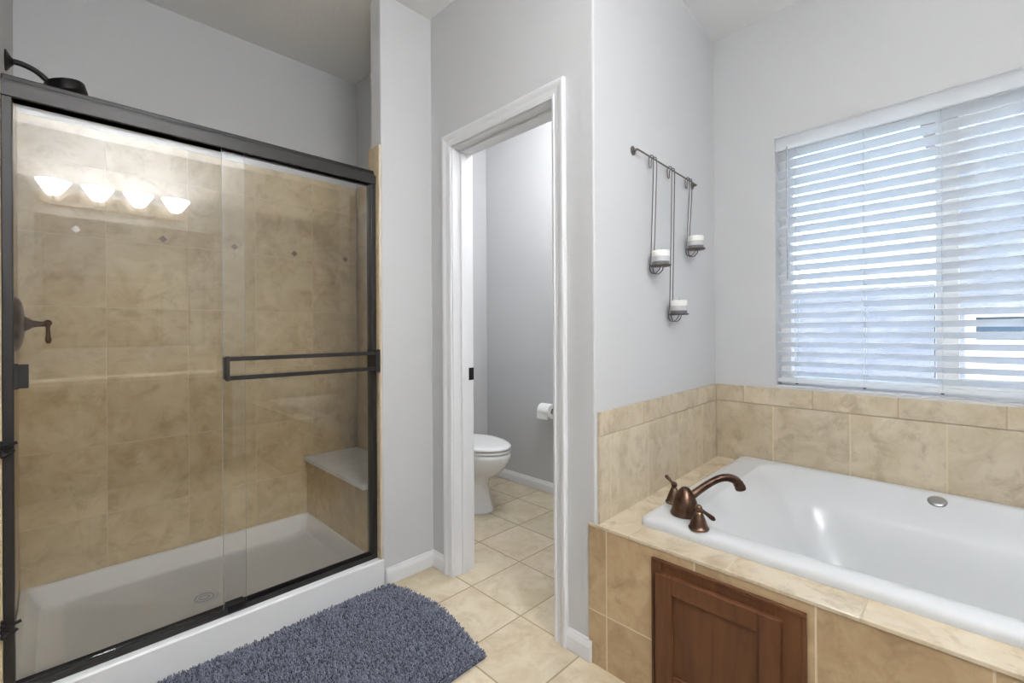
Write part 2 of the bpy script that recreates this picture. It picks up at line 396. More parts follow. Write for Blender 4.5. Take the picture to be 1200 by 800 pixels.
# top ring
def shear(x, y):   # follow the skew of the window wall
    k = (XW(y) - 1.36) / (XW(.98) - 1.36)
    return (1.432 + (x - 1.432) * ((XW(y) - .008 - 1.432) / (2.515 - 1.432)) if x > 1.432 else x, y + .0263 * (x - 1.432))
RX0, RX1, RY0, RY1 = 1.432, 2.505, -.86, .817    # rim outer outline before the skew
bm = B()
outer = [(TX - .003, -.99), (TX - .003, YC(XD) + .012 - .001), (XD + .012, YC(XD) - .013), (2.50, YC(2.5) - .013), (XW(.96) - .013, .96), (XW(-.99) - .013, -.99)]
def ring_poly(z0, z1):
    i = .02
    inn = [shear(RX0 + i, RY0 + i), shear(RX0 + i, RY1 - i), shear(RX1 - i, RY1 - i), shear(RX1 - i, RY0 + i)]
    o4 = [(TX - .003, -.99), (TX - .003, YC(XD) - .013), (XW(.96) - .013, YC(2.5) - .013), (XW(-.99) - .013, -.99)]
    for zz in (z0, z1):
        pass
    A = [bm.verts.new(ld(*p, z1)) for p in o4]; Bn = [bm.verts.new(ld(*p, z1)) for p in inn]
    A2 = [bm.verts.new(ld(*p, z0)) for p in o4]; B2 = [bm.verts.new(ld(*p, z0)) for p in inn]
    for k in range(4):
        j = (k + 1) % 4
        bm.faces.new((A[k], A[j], Bn[j], Bn[k])); bm.faces.new((A2[k], B2[k], B2[j], A2[j]))
        bm.faces.new((A[k], A2[k], A2[j], A[j])); bm.faces.new((Bn[k], Bn[j], B2[j], B2[k]))
ring_poly(DK - .012, DK)
box(bm, TX - .003 - 1.9, XD - .0005 - 1.9, YC(XD) - .0131, .958, DK - .012, DK)
new_obj('deck_top', bm, deck_tile_m, deck, bevel=.0025, bseg=3)
# filler corner of the deck beside the door wall end
# ------------------------------------------------------------------ access panel
ap = thing('access_panel', 'brown stained wood access door set in the tiled tub front', 'cabinet door', (TX, (CY0 + CY1) / 2, CZ0))
def lb(par, x0, x1, y0_, y1_, z0, z1):
    l = par.location; box(bm, x0 - l[0], x1 - l[0], y0_ - l[1], y1_ - l[1], z0 - l[2], z1 - l[2])
fx = TX - .008
bm = B()
lb(ap, fx, TX + .01, CY1 - .026, CY1, CZ0, CZ1); lb(ap, fx, TX + .01, CY0, CY0 + .062, CZ0, CZ1)
lb(ap, fx, TX + .01, CY0 + .062, CY1 - .026, CZ1 - .045, CZ1); lb(ap, fx, TX + .01, CY0 + .062, CY1 - .026, CZ0, CZ0 + .045)
new_obj('frame', bm, wood, ap, bevel=.002)
dy0, dy1, dz0, dz1 = CY0 + .048, CY1 - .018, CZ0 + .03, CZ1 - .030
dfx = fx - .019; st = .052
bm = B()
lb(ap, dfx, fx - .0005, dy0, dy0 + st, dz0, dz1); lb(ap, dfx, fx - .0005, dy1 - st, dy1, dz0, dz1)
lb(ap, dfx, fx - .0005, dy0 + st, dy1 - st, dz1 - st, dz1); lb(ap, dfx, fx - .0005, dy0 + st, dy1 - st, dz0, dz0 + st)
door = new_obj('door', bm, wood, ap, bevel=.003, bseg=3)
bm = B(); lb(ap, dfx + .009, fx - .002, dy0 + st - .004, dy1 - st + .004, dz0 + st - .004, dz1 - st + .004)
new_obj('panel', bm, wood, door)
bm = B()   # outer ogee moulding round the frame
lb(ap, fx - .004, TX, CY0 - .006, CY1 + .004, CZ1 - .006, CZ1 + .004); lb(ap, fx - .004, TX, CY0 - .006, CY0 + .004, CZ0, CZ1 - .006); lb(ap, fx - .004, TX, CY1 - .004, CY1 + .004, CZ0, CZ1 - .006)
new_obj('moulding', bm, wood, ap, bevel=.002)

# ------------------------------------------------------------------ bathtub
tub = thing('bathtub', 'white drop-in bathtub set in the tiled platform under the window', 'bathtub', (1.96, 0, .2))
def rrect(x0, x1, y0_, y1_, r, n=10):
    pts = []
    for (cx_, cy_, a0) in ((x1 - r, y1_ - r, 0), (x0 + r, y1_ - r, 90), (x0 + r, y0_ + r, 180), (x1 - r, y0_ + r, 270)):
        for k in range(n + 1):
            a = math.radians(a0 + 90 * k / n); pts.append((cx_ + r * math.cos(a), cy_ + r * math.sin(a)))
    return pts
RT = .521
secs = [  # x0,x1,y0,y1,r,z
    (RX0, RX1, RY0, RY1, .022, DK + .0005), (RX0, RX1, RY0, RY1, .022, DK + .012), (RX0 + .003, RX1 - .003, RY0 + .003, RY1 - .003, .022, RT - .008),
    (RX0 + .012, RX1 - .012, RY0 + .012, RY1 - .012, .03, RT), (RX0 + .05, RX1 - .022, RY0 + .05, RY1 - .03, .05, RT + .002),
    (1.500, 2.462, -.76, .700, .13, RT), (1.512, 2.452, -.75, .690, .13, RT - .004), (1.525, 2.440, -.735, .672, .13, RT - .014),
    (1.545, 2.375, -.69, .60, .14, .474), (1.552, 2.325, -.67, .555, .14, .436), (1.555, 2.310, -.665, .540, .14, .422), (1.560, 2.298, -.66, .528, .14, .405),
    (1.585, 2.265, -.63, .49, .14, .30), (1.610, 2.235, -.60, .44, .14, .20), (1.66, 2.19, -.55, .38, .13, .125), (1.75, 2.10, -.46, .28, .12, .10)]
bm = B(); prev = None
for s in secs:
    pts = rrect(*s[:5]); ring = []
    for (x, y) in pts:
        X, Y = shear(x, y); ring.append(bm.verts.new((X - 1.96, Y, s[5] - .2)))
    if prev:
        n = len(ring)
        for i in range(n): bm.faces.new((prev[i], prev[(i + 1) % n], ring[(i + 1) % n], ring[i]))
    prev = ring
bm.faces.new(prev)
o = new_obj('tub_shell', bm, white_acr, tub, smooth=True)
# overflow disc, on the window-side wall of the basin
ox, oy = shear(2.425, .072)
bm = B(); ax = Vector((-.42, 0, .9))
lathe(bm, [(0, -.004), (.027, -.004), (.029, .002), (.026, .006), (.02, .008), (0, .009)], (ox - 1.96, oy, .5005 - .2), ax, 28, ex=1.0)
new_obj('overflow_plate', bm, chrome, tub, autos=40)

# ------------------------------------------------------------------ tub faucet (corner mounted)
fa = thing('tub_faucet', 'oil-rubbed bronze arched faucet with two lever handles on the tub corner', 'faucet', (1.549, .708, RT + .002), -PI / 4)
# local +x points diagonally over the basin
bell = [(0, 0), (.048, 0), (.049, .006), (.045, .011), (.044, .02), (.042, .034), (.038, .050), (.031, .066), (.023, .080), (.017, .088), (.010, .094), (0, .096)]
bm = B(); lathe(bm, bell, n=36); base = new_obj('spout_base', bm, bronze, fa, autos=50)
bm = B()
path = smooth_path([(.004, 0, .052), (.035, 0, .072), (.075, 0, .100), (.115, 0, .121), (.148, 0, .126), (.176, 0, .116), (.190, 0, .096)], 8)
n = len(path); tube(bm, path, [.0155 - .003 * math.sin(PI * min(1, i / n * 1.2)) + (.002 if i > n - 6 else 0) for i in range(n)], 16)
lathe(bm, [(.0, 0), (.017, 0), (.018, .004), (.018, .014), (.015, .018), (0, .018)], (.1935, 0, .084), (-.25, 0, 1), 20)
new_obj('spout', bm, bronze, fa, autos=50)
hb = [(0, 0), (.031, 0), (.032, .005), (.028, .009), (.026, .016), (.021, .03), (.015, .045), (.012, .052), (.009, .056), (0, .058)]
def handle(dy, ang, up, ls=1.0):
    bm = B(); lathe(bm, hb, (0, dy, 0), n=28); hbase = new_obj('handle_base', bm, bronze, fa, autos=50)
    bm = B(); sphere(bm, (0, dy, .066), .0115)
    d = Vector((math.cos(ang), math.sin(ang), up)); c = Vector((0, dy, .066))
    pts = [c + d * t * ls for t in (.005, .015, .026, .036, .044, .050)]
    tube(bm, pts, [.0065, .0055, .006, .0075, .008, .004], 12)
    new_obj('lever', bm, bronze, hbase, autos=50)
handle(-.117, math.radians(-5), -.75)
handle(.108, math.radians(150), 1.0, .62)

# ------------------------------------------------------------------ shower pan
pan = thing('shower_pan', 'white acrylic shower pan with raised curb behind the bath mat', 'shower base', (.47, 2.3, 0))
PX0, PX1, PY0, PY1, PT = -.109, 1.060, YS - .004, 2.719, .125
bm = B(); prev = None
psecs = [(PX0, PX1, PY0, PY1, .004, .001), (PX0, PX1, PY0, PY1, .004, PT - .006), (PX0 + .003, PX1 - .003, PY0 + .005, PY1 - .002, .004, PT),
         (PX0 + .022, 1.018, 1.985, PY1 - .018, .02, PT), (PX0 + .028, 1.010, 1.994, PY1 - .026, .03, PT - .008), (PX0 + .055, .985, 2.015, PY1 - .060, .04, .056),
         (PX0 + .075, .965, 2.035, PY1 - .080, .05, .046)]
for s in psecs:
    ring = [bm.verts.new((x - .47, y - 2.3, s[5])) for x, y in rrect(*s[:5], n=8)]
    if prev:
        n = len(ring)
        for i in range(n): bm.faces.new((prev[i], prev[(i + 1) % n], ring[(i + 1) % n], ring[i]))
    prev = ring
c0 = bm.verts.new((.44 - .47, 0, .036)); n = len(prev)
for i in range(n): bm.faces.new((prev[i], prev[(i + 1) % n], c0))
new_obj('pan_shell', bm, pan_white, pan, autos=35)
bm = B(); lathe(bm, [(0, -.002), (.052, -.002), (.054, .002), (.048, .004), (0, .004)], (-.03, 0, .037), n=36)
dr_o = new_obj('drain', bm, stone_white, pan, autos=40)
bm = B()
for r_ in (.018, .034):
    tube(bm, [(-.03 + r_ * math.cos(2 * PI * k / 28), r_ * math.sin(2 * PI * k / 28), .0412) for k in range(28)], .0016, 6, closed=True)
new_obj('drain_ring', bm, chrome, dr_o)

# ------------------------------------------------------------------ bench
be = thing('shower_bench', 'tiled corner bench with white stone seat inside the shower', 'bench', (1.18, 2.36, .1))
bm = B(); box(bm, 1.026 - 1.18, 1.332 - 1.18, 2.001 - 2.36, 2.719 - 2.36, .126 - .1, .425 - .1); new_obj('bench_base', bm, shower_side_m, be)
bm = B(); box(bm, 1.008 - 1.18, 1.332 - 1.18, 2.001 - 2.36, 2.719 - 2.36, .4252 - .1, .447 - .1); new_obj('seat', bm, stone_white, be, bevel=.003, bseg=3)

# diamonds in the wall tile
acc = mat('glass_accent', srgb(150, 128, 110), .2, coat=.5)
for i in range(5):
    x = .062 + .3 * i; bm = B(); r = .017
    prism(bm, [(r, 0), (0, r), (-r, 0), (0, -r)], lambda p, t: (x + p[0], 2.7202 - t, 1.610 + p[1]), 0, .003)
    new_obj('accent_diamond', bm, acc, wsb)

# ------------------------------------------------------------------ shower enclosure
SX0, SX1 = -.1095, 1.0425
en = thing('shower_enclosure', 'dark bronze framed sliding glass shower door above the curb', 'shower door', (.47, 1.95, PT))
def le(x0, x1, y0_, y1_, z0, z1): lb(en, x0, x1, y0_, y1_, z0, z1)
bm = B()
le(SX0, SX1, 1.928, 1.940, 1.838, 1.878); le(SX0, SX1, 1.940, 1.985, 1.862, 1.888); le(SX0, SX1, 1.979, 1.985, 1.838, 1.862); le(SX0, SX1, 1.979, 1.985, 1.838, 1.862)
new_obj('header', bm, dark_metal, en, bevel=.0015)
bm = B(); le(SX0, SX1, 1.946, 1.985, 1.8882, 1.905); new_obj('shaded_header_cap', bm, black_metal, en, bevel=.003)  # upper ridge of the header; darker metal stands in for its shading
bm = B(); le(SX0, SX1, 1.932, 1.978, PT + .0005, PT + .008); le(SX0, SX1, 1.932, 1.937, PT + .008, PT + .022); le(SX0, SX1, 1.973, 1.978, PT + .008, PT + .022)
new_obj('bottom_track', bm, dark_metal, en, bevel=.001)
for (a, b_) in ((SX0, SX0 + .022), (SX1 - .022, SX1)):
    bm = B(); le(a, b_, 1.931, 1.979, PT + .022, 1.838); new_obj('side_jamb', bm, dark_metal, en, bevel=.002)
bm = B(); le(.44, .50, 1.925, 1.968, PT + .010, PT + .034); new_obj('door_guide', bm, black_metal, en, bevel=.002)
gz0, gz1 = PT + .012, 1.866
bm = B(); le(.434, 1.028, 1.946, 1.950, gz0, gz1); gp1 = new_obj('glass_panel', bm, glass, en)
bm = B(); le(-.092, .512, 1.966, 1.970, gz0, gz1); gp2 = new_obj('glass_panel', bm, glass, en)
gedge = mat('glass_edge', srgb(150, 158, 152), .25)
bm = B(); le(.4325, .4338, 1.946, 1.950, gz0, gz1); new_obj('glass_edge', bm, gedge, gp1)
bm = B(); le(.5122, .5135, 1.966, 1.970, gz0, gz1); new_obj('glass_edge', bm, gedge, gp2)
# towel bar on the outer panel
bm = B()
for z in (1.066, .996): le(.434, 1.045, 1.900, 1.910, z - .008, z + .008)
le(.434, .446, 1.898, 1.912, .986, 1.076); le(.434, .446, 1.912, 1.9455, .990, 1.072)
le(1.020, 1.044, 1.898, 1.922, .980, 1.082); le(1.020, 1.036, 1.922, 1.9455, .990, 1.072)
new_obj('towel_bar', bm, dark_metal, gp1, bevel=.0018)
# inner pull on the inner panel
bm = B(); le(-.090, -.079, 1.952, 1.9655, 1.0, 1.075); le(-.082, -.058, 1.955, 1.9655, 1.002, 1.072)
new_obj('pull', bm, dark_metal, gp2, bevel=.0015)
# hooks on the left jamb
for z, s in ((.85, 1.0), (.345, 1.2)):
    hk = tag(thing('x', 'x', 'hook', (-.1095, 1.915, z)), 'small bronze double hook on the left jamb, ' + ('upper one at mid height' if z > .6 else 'lower one near the shower floor'), 'hook', 'hooks on the left shower jamb'); hk.name = 'door_hook'
    bm = B(); tube(bm, smooth_path([(0, .012, 0), (0, -.006, -.002), (.014 * s, -.012, .000), (.030 * s, -.012, .006)], 5), .0045, 8); new_obj('upper_prong', bm, black_metal, hk, smooth=True)
    bm = B(); tube(bm, smooth_path([(0, .012, -.008), (0, -.006, -.018), (.010 * s, -.012, -.026), (.024 * s, -.012, -.014)], 5), .0048, 8); sphere(bm, (.004, -.010, -.028), .009); new_obj('lower_prong', bm, black_metal, hk, smooth=True)
    bm = B(); box(bm, -.004, .004, .004, .0158, -.022, .010); new_obj('back_plate', bm, black_metal, hk, bevel=.001)

# ------------------------------------------------------------------ shower head + valve (on left wall)
sh = thing('overhead_shower', 'dark bronze shower head on a curved arm above the glass door', 'shower head', (-.120, 2.30, 2.086))
bm = B(); lathe(bm, [(0, 0), (.034, 0), (.035, .004), (.026, .009), (.014, .016), (.011, .02), (0, .02)], (0, 0, 0), (1, 0, 0), 28); new_obj('flange', bm, black_metal, sh, autos=40)
bm = B(); tube(bm, smooth_path([(0, 0, 0), (.035, 0, .002), (.070, 0, -.008), (.098, 0, -.030), (.115, 0, -.05)], 8), .0095, 14); new_obj('arm', bm, black_metal, sh, smooth=True)
bm = B(); sphere(bm, (.117, 0, -.053), .0145); lathe(bm, [(.012, 0), (.013, .01), (.012, .02)], (.108, 0, -.043), (.5, 0, -1), 16); new_obj('swivel', bm, black_metal, sh, autos=40)
bm = B(); lathe(bm, [(0, -.014), (.014, -.014), (.017, -.003), (.040, -.001), (.052, .001), (.056, .006), (.056, .036), (.051, .040), (0, .041)], (.143, 0, -.024), (.28, 0, -.96), 32, ex=1.0)
new_obj('spray_head', bm, black_metal, sh, autos=40)
va = thing('shower_valve', 'dark bronze shower valve with lever handle behind the glass at left', 'shower valve', (-.110, 2.42, 1.197))
bm = B(); lathe(bm, [(0, .0005), (.098, .0005), (.099, .006), (.092, .015), (.075, .022), (.04, .028), (0, .029)], (0, 0, 0), (1, 0, 0), 40); new_obj('escutcheon', bm, bronze, va, autos=40)
bm = B(); lathe(bm, [(0, .027), (.030, .027), (.026, .032), (.019, .042), (.013, .05), (.010, .066), (.010, .085), (0, .086)], (0, 0, 0), (1, 0, 0), 28); new_obj('stem', bm, bronze, va, autos=40)
bm = B(); sphere(bm, (.088, 0, .004), .012); tube(bm, [(.088, 0, 0), (.088, 0, -.02), (.0885, 0, -.04), (.089, 0, -.06), (.089, 0, -.072)], [.007, .006, .0065, .0095, .005], 14); new_obj('lever', bm, bronze, va, autos=50)

# ------------------------------------------------------------------ window
wn = bpy.data.objects.new('window_1', None); C.objects.link(wn); wn['kind'] = 'structure'; wn.location = (2.62, .07, 0)
vinyl = mat('white_vinyl', srgb(238, 238, 236), .4)
def lw(x0, x1, y0_, y1_, z0, z1): lb(wn, x0, x1, y0_, y1_, z0, z1)
bm = B(); fr = .045
lw(2.60, 2.655, WY0, WY0 + fr, WZ0, WZ1); lw(2.60, 2.655, WY1 - fr, WY1, WZ0, WZ1)
lw(2.60, 2.655, WY0 + fr, WY1 - fr, WZ0, WZ0 + fr); lw(2.60, 2.655, WY0 + fr, WY1 - fr, WZ1 - fr, WZ1)
new_obj('window_frame', bm, vinyl, wn, bevel=.003)
bm = B(); lw(2.598, 2.652, .038, .106, WZ0 + fr, WZ1 - fr); new_obj('mullion', bm, vinyl, wn, bevel=.003)
bm = B(); lw(2.606, 2.636, WY0 + fr, .038, WZ0 + fr, WZ0 + fr + .03); lw(2.606, 2.636, WY0 + fr, .038, WZ1 - fr - .03, WZ1 - fr); lw(2.606, 2.636, WY0 + fr, WY0 + fr + .03, WZ0 + fr + .03, WZ1 - fr - .03)
new_obj('sash', bm, vinyl, wn, bevel=.002)
bm = B(); lw(2.640, 2.643, .106, WY1 - fr, WZ0 + fr, WZ1 - fr); new_obj('pane', bm, win_glass, wn)
bm = B(); lw(2.620, 2.623, WY0 + fr + .03, .038, WZ0 + fr + .03, WZ1 - fr - .03); new_obj('pane', bm, win_glass, wn)
bm = B(); lw(2.53, 2.60, WY0, WY1, WZ0 + .0002, WZ0 + .004); new_obj('sill', bm, trim_paint, wn)

# blind
slat_m = mat('blind_slat', srgb(246, 247, 248), .4)
t_ = slat_m.node_tree; b_ = t_.nodes['Principled BSDF']
tl_ = t_.nodes.new('ShaderNodeBsdfTranslucent'); tl_.inputs[0].default_value = (.95, .96, .97, 1)
ms_ = t_.nodes.new('ShaderNodeMixShader'); ms_.inputs[0].default_value = .66
t_.links.new(b_.outputs[0], ms_.inputs[1]); t_.links.new(tl_.outputs[0], ms_.inputs[2]); t_.links.new(ms_.outputs[0], t_.nodes['Material Output'].inputs[0])
bl = thing('window_blind', 'white horizontal slat blind hanging in the window above the tub', 'blind', (2.513, .07, WZ1), math.atan(-.041))
hw = (WY1 - WY0) / 2 - .003
BX = 0.0; zb = .905 - WZ1
bm = B(); box(bm, BX - .008, BX + .045, -hw, hw, -.045, -.002); new_obj('headrail', bm, slat_m, bl)
bm = B(); prism(bm, [(-.030, -.068), (-.027, -.070), (-.020, -.070), (-.020, 0), (-.026, 0), (-.028, -.006), (-.026, -.012), (-.028, -.056)], lambda p, t: (BX + p[0], t, p[1]), -hw, hw)
new_obj('valance', bm, slat_m, bl)
NS = 24; tilt = math.radians(30); z0s = -.082; z1s = zb + .045
for i in range(NS):
    z = z0s + (z1s - z0s) * i / (NS - 1)
    bm = B(); w = .025; th = .0028
    prof = []
    for k in range(7):
        s = -1 + 2 * k / 6; prof.append((s * w, .0018 * (1 - s * s) + th / 2))
    for k in range(6, -1, -1):
        s = -1 + 2 * k / 6; prof.append((s * w, .0018 * (1 - s * s) - th / 2))
    ct, st_ = math.cos(tilt), math.sin(tilt)
    # room side (-x) edge up
    prism(bm, prof, lambda p, t: (BX + .018 + p[0] * ct + p[1] * st_, t, z - p[0] * st_ + p[1] * ct), -hw, hw)
    new_obj('slat', bm, slat_m, bl)
bm = B(); box(bm, BX - .007, BX + .043, -hw, hw, zb, zb + .02); new_obj('bottom_rail', bm, slat_m, bl, bevel=.003)
cord_m = mat('cord', srgb(205, 208, 212), .8)
for y in (.60, .337, .086, -.19, -.46):
    bm = B(); yl = y - .07
    tube(bm, [(BX - .0072, yl, -.05), (BX - .0072, yl, zb + .01)], .0009, 6); tube(bm, [(BX + .0432, yl, -.05), (BX + .0432, yl, zb + .01)], .0009, 6)
    for i in range(NS):
        z = z0s + (z1s - z0s) * i / (NS - 1)
        tube(bm, [(BX - .0072, yl, z + .0065), (BX + .0432, yl, z - .0135)], .0006, 4)
    new_obj('ladder_cord', bm, cord_m, bl)
    bm = B(); lathe(bm, [(0, 0), (.006, 0), (.005, -.005), (0, -.006)], (BX + .0, yl, zb - .0001), n=12); new_obj('cord_button', bm, iron, bl)
wand_m = mat('clear_wand', srgb(176, 182, 188), .2)
bm = B(); tube(bm, [(BX - .034, .628 - .07, -.06), (BX - .034, .628 - .07, -.70)], .0035, 8); new_obj('tilt_wand', bm, wand_m, bl)

# ------------------------------------------------------------------ candle rack
def cpos(x, off): return (x, YC(x) - off)
wire = mat('wrought_iron', srgb(96, 90, 86), .5, metal=.5)
rk_x0, rk_x1 = 1.612, 2.215
RZ = 1.870; RO = .022
cx0, cyy0 = cpos(rk_x0, 0)
rack = thing('candle_rack_rod', 'thin iron rod fixed on the wall above the tub with round end plates', 'wall rack', (cx0, cyy0, RZ), math.atan(.0445))
LEN = rk_x1 - rk_x0
bm = B(); tube(bm, [(0, -RO, 0), (LEN, -RO, 0)], .0032, 10); new_obj('rod', bm, wire, rack, smooth=True)
for xx in (0, LEN):
    bm = B(); lathe(bm, [(0, .0008), (.017, .0008), (.018, .003), (.012, .006), (.006, .008), (.004, RO), (0, RO + .004)], (xx, 0, 0), (0, -1, 0), 24)
    new_obj('end_plate', bm, wire, rack, autos=40)
cand_w = mat('candle_wax_white', srgb(236, 233, 228), .6, bump=(90, .5, .004))
cand_m = mat('candle_band_pale', srgb(186, 186, 187), .55)
cand_g = mat('candle_band_grey', srgb(104, 102, 102), .55, bump=(140, .5, .003))
names = [('long candle hook nearest the doorway, hanging left on the wall rod', 'banded white candle on the left hook of the wall rod', 1.740, 1.425),
         ('longest candle hook in the middle, its plate the lowest of three', 'banded white candle on the lowest hook of the wall rod', 1.918, 1.232),
         ('shortest candle hook, hanging nearest the window', 'banded white candle on the short hook nearest the window', 2.114, 1.540)]
for (hl, cl, x, zp) in names:
    px_, py_ = cpos(x, 0)
    h = thing('candle_hook', hl, 'candle holder', (px_, py_, zp), math.atan(.0445), 'candle hooks on the wall rod')
    bm = B(); R_ = RZ - zp; hw_ = .0145
    for s in (-1, 1):
        pts = [(s * hw_ * .6, -RO + .010, R_ - .032), (s * hw_ * .8, -RO + .0105, R_ - .004), (s * hw_, -RO + .003, R_ + .0075), (s * hw_, -RO - .009, R_ + .003), (s * hw_, -RO - .0105, R_ - .022), (s * hw_, -RO - .0105, R_ - .06),
               (s * hw_, -.022, .09), (s * hw_, -.018, .03), (s * hw_, -.015, -.008), (s * hw_, -.022, -.027), (s * hw_, -.040, -.030), (s * hw_, -.056, -.016), (s * hw_ * .8, -.060, -.004)]
        P = smooth_path(pts, 6)
        tube(bm, P, .0021, 8)
    tube(bm, [(-hw_ * .6, -RO + .010, R_ - .032), (0, -RO + .010, R_ - .038), (hw_ * .6, -RO + .010, R_ - .032)], .0019, 8)
    new_obj('wire', bm, wire, h, smooth=True)
    bm = B(); lathe(bm, [(0, -.003), (.038, -.003), (.042, 0), (.042, .003), (.040, .003), (.038, 0), (0, 0)], (0, -.055, 0), n=32); new_obj('plate', bm, wire, h, autos=40)
    q = Matrix.Rotation(math.atan(.0445), 3, 'Z') @ Vector((0, -.055, 0))
    cn = thing('candle', cl, 'candle', (px_ + q.x, py_ + q.y, zp + .0003), 0, 'banded candles on the wall hooks')
    bm = B(); lathe(bm, [(0, 0), (.034, 0), (.0345, .001), (.0345, .015), (0, .015)], n=36); new_obj('grey_band', bm, cand_g, cn, autos=40)
    bm = B(); lathe(bm, [(0, .0152), (.0345, .0152), (.0345, .036), (0, .036)], n=36); new_obj('pale_band', bm, cand_m, cn, autos=40)
    bm = B(); lathe(bm, [(0, .0362), (.034, .0362), (.0345, .038), (.0345, .058), (.033, .060), (.012, .059), (0, .058)], n=36)
    cb = new_obj('white_band', bm, cand_w, cn, autos=40)
    bm = B(); tube(bm, [(0, 0, .057), (.001, 0, .063), (.003, 0, .068)], .0011, 6); new_obj('wick', bm, rubber, cn)

# ------------------------------------------------------------------ toilet
to = thing('toilet', 'white toilet with closed lid seen through the doorway', 'toilet', (1.962, 2.36, 0))
def loft(bm, secs, n=40, cap0=True, cap1=True):
    prev = None; first = None
    for (z, yc, rx, ryf, ryb) in secs:
        ring = []
        for i in range(n):
            a = 2 * PI * i / n; c_, s_ = math.cos(a), math.sin(a)
            x = rx * c_ * (1 if True else 1); y = yc + (ryb if s_ > 0 else ryf) * s_
            ring.append(bm.verts.new((x, y, z)))
        if prev:
            for i in range(n): bm.faces.new((prev[i], prev[(i + 1) % n], ring[(i + 1) % n], ring[i]))
        else: first = ring
        prev = ring
    if cap0: bm.faces.new(first[::-1])
    if cap1: bm.faces.new(prev)
bm = B()
loft(bm, [(.001, 0, .118, .172, .31), (.012, 0, .117, .170, .31), (.03, 0, .112, .158, .30), (.10, 0, .102, .135, .28), (.17, 0, .100, .128, .27), (.205, -.005, .106, .140, .27),
          (.235, -.01, .125, .185, .25), (.27, -.015, .148, .235, .24), (.31, -.02, .168, .272, .22), (.345, -.02, .178, .292, .22), (.375, -.02, .181, .298, .22), (.392, -.02, .180, .296, .22), (.398, -.02, .174, .288, .21)])
box(bm, -.10, .10, .15, .30, .20, .385)
new_obj('bowl', bm, porcelain, to, autos=50)
bm = B(); loft(bm, [(.4005, -.02, .176, .292, .20), (.403, -.02, .181, .299, .205), (.412, -.02, .182, .300, .205), (.417, -.02, .178, .296, .20)]); new_obj('seat', bm, seat_white, to, autos=50)
bm = B(); loft(bm, [(.4205, -.02, .178, .294, .20), (.424, -.02, .183, .301, .205), (.434, -.02, .183, .301, .205), (.441, -.02, .174, .290, .20), (.446, -.02, .140, .24, .17), (.449, -.02, .06, .12, .08)]); new_obj('lid', bm, seat_white, to, smooth=True)
for x in (-.06, .06):
    bm = B(); box(bm, x - .015, x + .015, .175, .215, .40, .43); new_obj('hinge', bm, seat_white, to, bevel=.004)
bm = B(); box(bm, -.190, .190, .235, .435, .385, .74); tk = new_obj('tank', bm, porcelain, to, bevel=.02, bseg=4)
bm = B(); box(bm, -.197, .197, .225, .443, .741, .775); new_obj('tank_lid', bm, porcelain, to, bevel=.012, bseg=4)
bm = B(); lathe(bm, [(0, 0), (.014, 0), (.014, .012), (0, .014)], (-.16, .235, .67), (0, -1, 0), 16); tube(bm, [(-.16, .221, .67), (-.11, .215, .662), (-.08, .215, .658)], [.005, .006, .005], 10); new_obj('flush_lever', bm, chrome, tk, autos=40)
# toilet paper
ty, tz = 2.115, .605
th_ = thing('toilet_paper_holder', 'dark post holder fixed on the wall beside the toilet', 'paper holder', (2.512, ty, tz))
for s in (1, -1):
    bm = B()
    lathe(bm, [(0, .0008), (.020, .0008), (.020, .004), (.010, .008), (.007, .012), (.007, .06), (0, .066)], (0, s * .072, .012), (-1, 0, 0), 20)
    sphere(bm, (-.064, s * .072, .012), .0105)
    new_obj('post', bm, black_metal, th_, autos=50)
bm = B(); tube(bm, [(-.064, -.068, .012), (-.064, .068, .012)], .005, 10); new_obj('bar', bm, black_metal, th_, smooth=True)
paper = mat('tissue_paper', srgb(240, 240, 238), .9, bump=(60, .1, .003))
tr_ = thing('toilet_paper_roll', 'white toilet paper roll on the dark wall holder', 'toilet paper', (2.512 - .064, ty, tz - .004))
bm = B()
n = 40; rings = []
for (r, y) in ((.052, -.05), (.052, .05), (.02, .05), (.02, -.05)):
    rings.append([bm.verts.new((r * math.cos(2 * PI * i / n), y, r * math.sin(2 * PI * i / n))) for i in range(n)])
for k in range(4):
    a, b2 = rings[k], rings[(k + 1) % 4]
    for i in range(n): bm.faces.new((a[i], a[(i + 1) % n], b2[(i + 1) % n], b2[i]))
new_obj('roll', bm, paper, tr_, autos=40)
bm = B(); prism(bm, [(.0525, -.012), (.0525, -.05), (.0535, -.05), (.0535, -.01)], lambda p, t: (-p[0], t, p[1]), -.049, .049); new_obj('loose_sheet', bm, paper, tr_)

